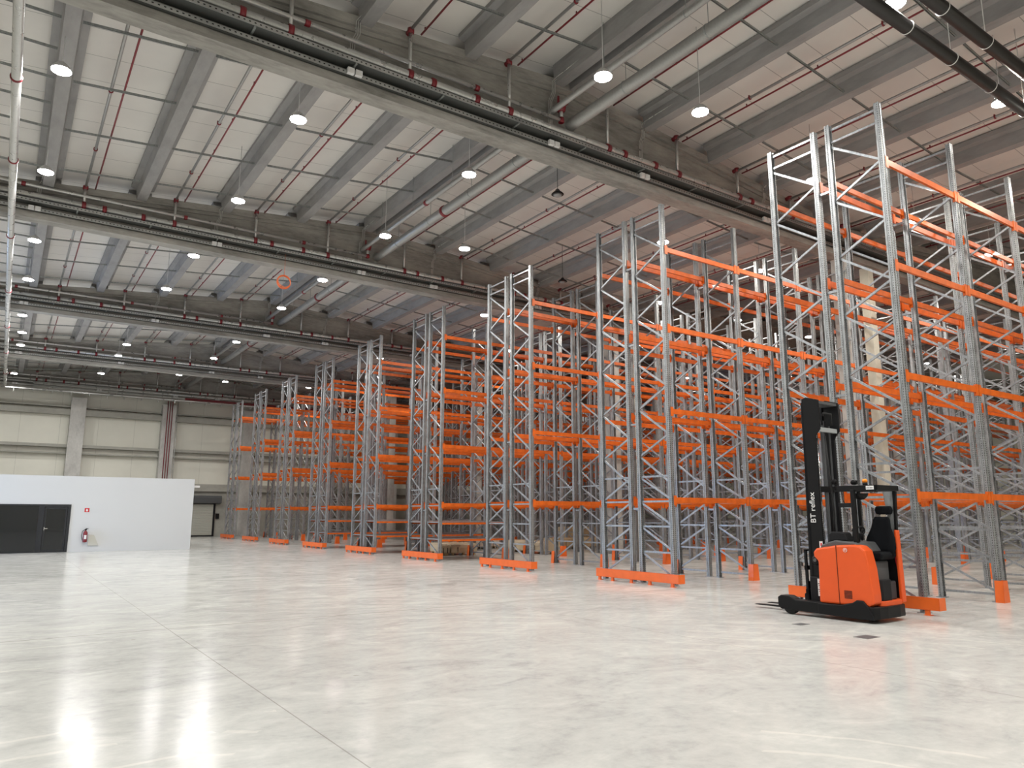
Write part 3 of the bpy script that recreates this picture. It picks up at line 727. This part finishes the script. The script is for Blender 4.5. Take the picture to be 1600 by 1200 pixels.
# branches, red sprinkler lines, strut rails
BR={}
for si,(a,b) in enumerate(spans):
    if b-a<6: continue
    L=b-a
    yard=ORD[si]+' roof bay'
    mbr=MB().tube([(0,0,0),(0,L-.1,0)],.035,10)
    meb=mbr.mesh('sprinkler_branch',M['pipe2'])
    mr=MB().tube([(0,0,0),(0,L-.1,0)],.022,8)
    for i in range(6): mr.tube([(0,1+i*2,-.02),(0,1+i*2,.07)],.018,6)
    mer=mr.mesh('sprinkler_line',M['red'])
    clamp=MB().lathe([(.036,-.02),(.055,-.015),(.055,.015),(.036,.02)],(0,0,0),10,'y').box(-.05,.05,-.01,.01,.03,.055).mesh('pipe_clamp',M['red'])
    for gi,(xa,xb) in enumerate(gapsX):
        xc=(xa+xb)/2
        if xc>40 or xc<-6: continue
        if si<=1 and xc<6: pass
        z=zpb(xc)+.12
        o=inst('sprinkler_branch',meb,None,(xc-.30,a,z))
        for i in range(3): inst('pipe_clamp',clamp,o,(0,1.4+i*3.4+(gi%2)*.5,0))
        tag(o,'grey sprinkler branch pipe between purlins, %s from left, %s'%(ORD[gi],yard),'pipe','grey branch pipes under the roof')
        o=inst('sprinkler_line',mer,None,(xc-.04,a,z))
        tag(o,'thin red sprinkler pipe between purlins, %s from left, %s'%(ORD[gi],yard),'pipe','red sprinkler lines under the roof')
rail_cache={}
nr=0
for si,(a,b) in enumerate(spans):
    if b-a<6 or si==0: continue
    for gi,(xa,xb) in enumerate(gapsX):
        xc=(xa+xb)/2
        if xc>34 or xc<-4: continue
        s=(zpb(xb-.2)-zpb(xa+.2))
        key=(round(s,3),round(xb-xa,2))
        if key not in rail_cache:
            Lr=xb-xa-.36
            mb=MB(); mb.prism([(0,0),(Lr,s),(Lr,s+.006),(0,.006)],'y',-.02,.02); mb.prism([(0,-.04),(Lr,s-.04),(Lr,s+.0),(0,.0)],'y',-.022,-.016); mb.prism([(0,-.04),(Lr,s-.04),(Lr,s+.0),(0,.0)],'y',.016,.022)
            rail_cache[key]=mb.mesh('strut_rail',M['rail'])
        offs=(2.3,4.75,7.3,9.9) if xc>0 else (1.2,2.3,3.5,4.75,6.0,7.3,8.6,9.9)
        for q,yo in enumerate(offs):
            yy=a-.24+yo
            if yy>b-.3: continue
            o=inst('strut_rail',rail_cache[key],None,(xa+.18,yy,zpb(xa+.2)+.05)); nr+=1
            tag(o,'thin grey strut rail, %s across the %s purlin gap from left, %s roof bay'%(ORD[q],ORD[gi],ORD[si]),'strut rail','strut rails under the roof deck')
print('rails',nr)
# black pipes hanging over the right side
for i,(y,z,x0) in enumerate(((5.62,10.15,8.0),(5.02,10.15,8.0))):
    o=MB().tube([(x0,0,0),(21.5,0,0)],.115,20).build('black_duct_pipe',M['duct'],None,(0,y,z))
    for k in range(9):
        x=x0+1.1+k*1.6
        MB().lathe([(.117,-.012),(.126,0),(.117,.012)],(x,0,0),20,'x').build('clamp',M['clampw'],o)
        if k%2: MB().tube([(x,0,.14),(x,0,zpb(x)+.5-z)],.008,6).build('hanger',M['clampw'],o)
    tag(o,['thick black pipe hung under the roof on the right, the one nearer the racks','thick black pipe hung under the roof on the right, the one away from the racks'][i],'pipe')
# hanging orange coil
o=empty('hose_coil',(7.22,24.3,9.53))
mb=MB()
for k,(r_,tl,dy) in enumerate(((.22,.1,0),(.235,-.08,.02),(.21,.2,-.02),(.225,.0,.035))):
    mb.tube([(r_*math.cos(a),dy+tl*.3*math.sin(a),r_*math.sin(a)+.01*k) for a in [i*2*math.pi/28 for i in range(28)]],.014,6,closed=True)
mb.build('hose',M['hose'],o)
MB().tube([(0,0,.22),(0,0,1.0)],.006,6).tube([(-.02,.0,.2),(.03,0,.26)],.012,6).build('cord',M['hose'],o)
tag(o,'coil of orange hose hanging on a cord below the second girder','hose coil')
# ------------------------------------------------------------------ white office box
OY=39.5; OX1=7.88; OH=3.32
mb=MB(); mb.box(2.66,OX1,OY,OY+.15,0,OH); mb.box(-9,2.66,OY,OY+.15,2.13,OH); mb.box(-9,-4.3,OY,OY+.15,0,2.13)
mb.box(OX1-.15,OX1,OY+.15,50,0,OH); mb.box(-9,-8.85,OY+.15,50,0,OH); mb.box(-9,OX1,50,50.15,0,OH); mb.box(-9,OX1,OY,50.15,OH,OH+.1)
tag(mb.build('wall_office',M['white']),kind='structure')
struct(MB().box(2.66,OX1,OY-.015,OY,0,.08),'baseboard_office',M['white'])
fr=MB(); fr.box(-4.3,1.5,OY-.03,OY+.08,2.06,2.13).box(-4.3,1.5,OY-.03,OY+.08,0,.05).box(-4.3,-4.22,OY-.03,OY+.08,.05,2.06).box(1.42,1.5,OY-.03,OY+.08,.05,2.06).box(-1.4,-1.33,OY-.03,OY+.08,.05,2.06)
wnd=tag(fr.build('window_1',M['frame']),kind='structure')
MB().box(-4.22,-1.4,OY+.02,OY+.03,.05,2.06).build('pane',M['glass'],wnd); MB().box(-1.33,1.42,OY+.02,OY+.03,.05,2.06).build('pane',M['glass'],wnd)
dr=MB(); dr.box(1.5,1.64,OY-.03,OY+.08,0,2.13).box(2.54,2.66,OY-.03,OY+.08,0,2.13).box(1.64,2.54,OY-.03,OY+.08,2.02,2.13)
drw=tag(dr.build('door_1',M['frame']),kind='structure')
lf=MB().box(1.65,1.73,OY-.01,OY+.05,.01,2.01).box(2.45,2.53,OY-.01,OY+.05,.01,2.01).box(1.73,2.45,OY-.01,OY+.05,.01,.12).box(1.73,2.45,OY-.01,OY+.05,1.92,2.01).build('door_leaf',M['frame'],drw)
MB().box(1.73,2.45,OY+.01,OY+.02,.12,1.92).build('pane',M['glass'],lf)
MB().box(1.675,1.70,OY-.05,OY-.01,.98,1.12).box(1.675,1.82,OY-.07,OY-.05,1.04,1.07).build('door_handle',M['chrome'],lf)
# fire sign
o=MB().box(-.095,.095,-.008,0,-.09,.09).build('fire_sign',M['signred'],None,(3.3,OY,1.88))
MB().prism([(-.04,-.06),(.04,-.06),(.04,.0),(.015,.05),(-.015,.06),(-.04,.0)],'y',-.011,-.009).build('pictogram',M['label'],o)
tag(o,'small square red and white fire extinguisher sign on the white office wall','sign')
# extinguisher wrapped in film, with bracket
o=MB().lathe([(.02,0),(.085,.01),(.09,.04),(.09,.42),(.06,.49),(.03,.52),(.03,.56)],(0,0,0),18).build('fire_extinguisher',M['red'],None,(3.32,OY-.13,.42))
MB().box(-.04,.04,-.05,.02,.55,.6).box(-.01,.1,-.02,.01,.6,.63).build('valve',M['black'],o)
MB().tube([(-.03,0,.58),(-.13,-.02,.5),(-.15,-.02,.3),(-.11,-.02,.1)],.012,8).build('hose',M['black'],o)
MB().box(-.05,.05,-.095,-.088,.15,.33).build('instruction_label',M['label'],o)
MB().box(-.03,.03,.05,.13,.35,.4).build('bracket',M['chrome'],o)
tag(o,'red fire extinguisher hung low on the white office wall beneath the sign','fire extinguisher')
o=MB().prism([(.05,.0),(.5,.0),(.42,.18),(.28,.48),(.06,.5)],'y',-.05,-.0).build('plastic_cover',mat('clear_sheet',(.55,.55,.5,1),.15,0,.8),None,(3.4,OY,.27))
tag(o,'crumpled translucent sheet against the white wall beside the extinguisher','plastic sheet')
o=MB().box(0,.3,-.2,.0,0,.1).build('wall_lamp',M['label'],None,(OX1,OY+.4,3.02)); tag(o,'small white fitting on the top corner of the white office box','light fitting')
# floor litter near the office
# ------------------------------------------------------------------ far wall fittings
o=empty('roller_shutter',(11.9,Y1,0))
mb=MB()
for i in range(20): mb.prism([(-.14,i*.123),(-.17,i*.123+.02),(-.17,i*.123+.1),(-.14,i*.123+.122)],'x',-1.8,1.8)
mb.build('curtain',M['shutter'],o)
MB().box(-1.95,-1.8,-.2,-.02,0,2.5).box(1.8,1.95,-.2,-.02,0,2.5).build('guide_rail',M['blackpl'],o)
MB().prism([(-.55,2.55),(-.02,2.5),(-.02,3.1),(-.5,3.12),(-.6,2.95)],'x',-2.0,2.3).build('shutter_housing',M['mgrey'],o)
MB().box(-1.8,1.8,-.2,-.12,0,.1).build('bottom_bar',M['blackpl'],o)
tag(o,'closed grey roller shutter door in the far wall, right of the office box','roller shutter')
o=MB().box(-.12,.12,-.15,0,0,.4).build('control_box',M['black'],None,(14.05,Y1,1.35)); tag(o,'small black control box beside the roller shutter','control box')
# pipes and tray under the far girder
def xpipe(name,y,z,r_,x0,x1,m,lab,cat='pipe',hang=0):
    o=MB().tube([(x0,0,0),(x1,0,0)],r_,12).build(name,m,None,(0,y,z))
    if hang:
        mb=MB(); x=x0+.6
        while x<x1: mb.tube([(x,0,r_),(x,0,zpb(x)-z+.1)],.008,5); x+=hang
        mb.build('hanger',M['rail'],o)
    return tag(o,lab,cat)
for k,(z,) in enumerate(((9.95,),)):
    mb=MB().box(-.6,40,-.16,.16,0,.008).box(-.6,40,-.16,-.152,0,.07).box(-.6,40,.152,.16,0,.07)
    o=mb.build('cable_ladder',M['pipe'],None,(0,58.4,z))
    hb=MB()
    for i in range(26): hb.box(-.1+i*1.1,-.07+i*1.1,-.2,.2,-.16,0)
    hb.build('bracket',M['pipe'],o)
    hb=MB()
    for i in range(10): hb.tube([(1.9+i*4.1,0,.05),(1.9+i*4.1,0,zpb(1.9+i*4.1)-z)],.012,5)
    hb.build('hanger',M['pipe'],o)
    tag(o,'bright cable ladder crossing in front of the far wall just above its columns','cable tray')
xpipe('wall_pipe',59.0,10.5,.06,1.0,40,M['pipe'],'galvanised pipe high in front of the last girder, above the bright ladder',hang=3.1)
xpipe('wall_pipe',59.1,10.3,.035,1.0,40,M['pipe'],'thin galvanised pipe high at the far wall, just below a thicker one')
xpipe('wall_pipe',58.8,10.22,.09,10.6,24,M['red'],'red pipe high at the far wall, starting at the column with red risers')
for i in range(3):
    o=MB().tube([(0,0,0),(0,0,6.9)],.03,8).build('riser_pipe',M['red'],None,(9.75+i*.16,60.46,3.3)); tag(o,'%s of three thin red riser pipes on the far wall column'%['leftmost','middle','rightmost'][i],'pipe','red riser pipes on the far wall column')
o=MB().tube([(0,0,0),(0,0,6.9)],.03,8).build('riser_pipe',M['pipe'],None,(10.45,60.46,3.3)); tag(o,'grey conduit down the right edge of the far wall column with red pipes','pipe')
# ------------------------------------------------------------------ goods on the floor under the racks
def bundle(x,y,rz,L,Wd,H,lab,m,name='wrapped_bundle',feet=True,seed=1):
    rnd=random.Random(seed); mb=MB(); n0=0
    nx,nz=8,3; ring=[]
    o=empty(name,(x,y,0),rz)
    prof=[(0,0),(0,H*.55),(.03,H*.9),(.08,H),(Wd*.5,H*1.03),(Wd-.08,H),(Wd-.03,H*.9),(Wd,H*.5),(Wd,0)]
    for i in range(nx+1):
        u=i/nx*L
        for (a,b) in prof: mb.v.append((u+(rnd.uniform(-.015,.015)),a+rnd.uniform(-.012,.012),.12+b+rnd.uniform(-.012,.012)*(b>0)))
    P_=len(prof)
    for i in range(nx):
        for k in range(P_-1): mb.face([i*P_+k,(i+1)*P_+k,(i+1)*P_+k+1,i*P_+k+1])
        mb.face([i*P_+P_-1,(i+1)*P_+P_-1,(i+1)*P_,i*P_])
    mb.face(list(range(P_))); mb.face([nx*P_+k for k in range(P_)][::-1])
    mb.build('wrapped_load',m,o,bevel=.01)
    pl=MB()
    for u in (.1,L/2,L-.1):
        for v in (.08,Wd/2,Wd-.08): pl.box(u-.05,u+.05,v-.05,v+.05,0,.1)
    pl.box(0,L,0,Wd,.1,.12); pl.build('pallet',M['wood'],o)
    st=MB()
    for u in (L*.25,L*.75): st.box(u-.012,u+.012,-.006,0,.1,.12+H*.6)
    st.build('strap',M['blackpl'],o)
    return tag(o,lab,'wrapped goods')
bundle(15.3,27.45,0,.42,.6,.34,'narrow film-wrapped carton left of the larger wrapped load past the fourth rack row',M['film'],seed=2)
bundle(15.8,27.45,0,1.25,1.9,.36,'squat film-wrapped cardboard load on the floor just past the fourth rack row end',M['film'],seed=3)
bundle(19.6,28.9,math.radians(-90),2.9,.9,.42,'long low film-wrapped bundle on the floor behind the third rack row',M['film'],seed=4)
bundle(19.6,31.92,0,1.6,.8,.36,'pale cardboard box on the floor seen between the third and fourth rack row ends',mat('pale_card',(.62,.52,.44,1),.6),seed=5)
bundle(27.2,34.0,0,2.6,1.1,.85,'tall stack of kraft cardboard on the floor deep between the racks',M['card'],seed=6)
bundle(22.6,29.3,0,3.4,1.0,.42,'long kraft cardboard pack lying deep in the aisle beyond the wrapped bundle',M['card'],seed=7)
# floor inserts near the truck
for x,y,l,lab in ((10.28,6.08,.16,'flat dark grey plate set in the floor in front of the truck, right one'),(10.6,7.35,.12,'flat dark grey plate set in the floor in front of the truck, left one')):
    o=MB().box(-l,l,-l*.7,l*.7,.0,.003).build('floor_plate',M['mgrey'],None,(x,y,0)); tag(o,lab,'floor plate')
print('objects',len(bpy.data.objects))
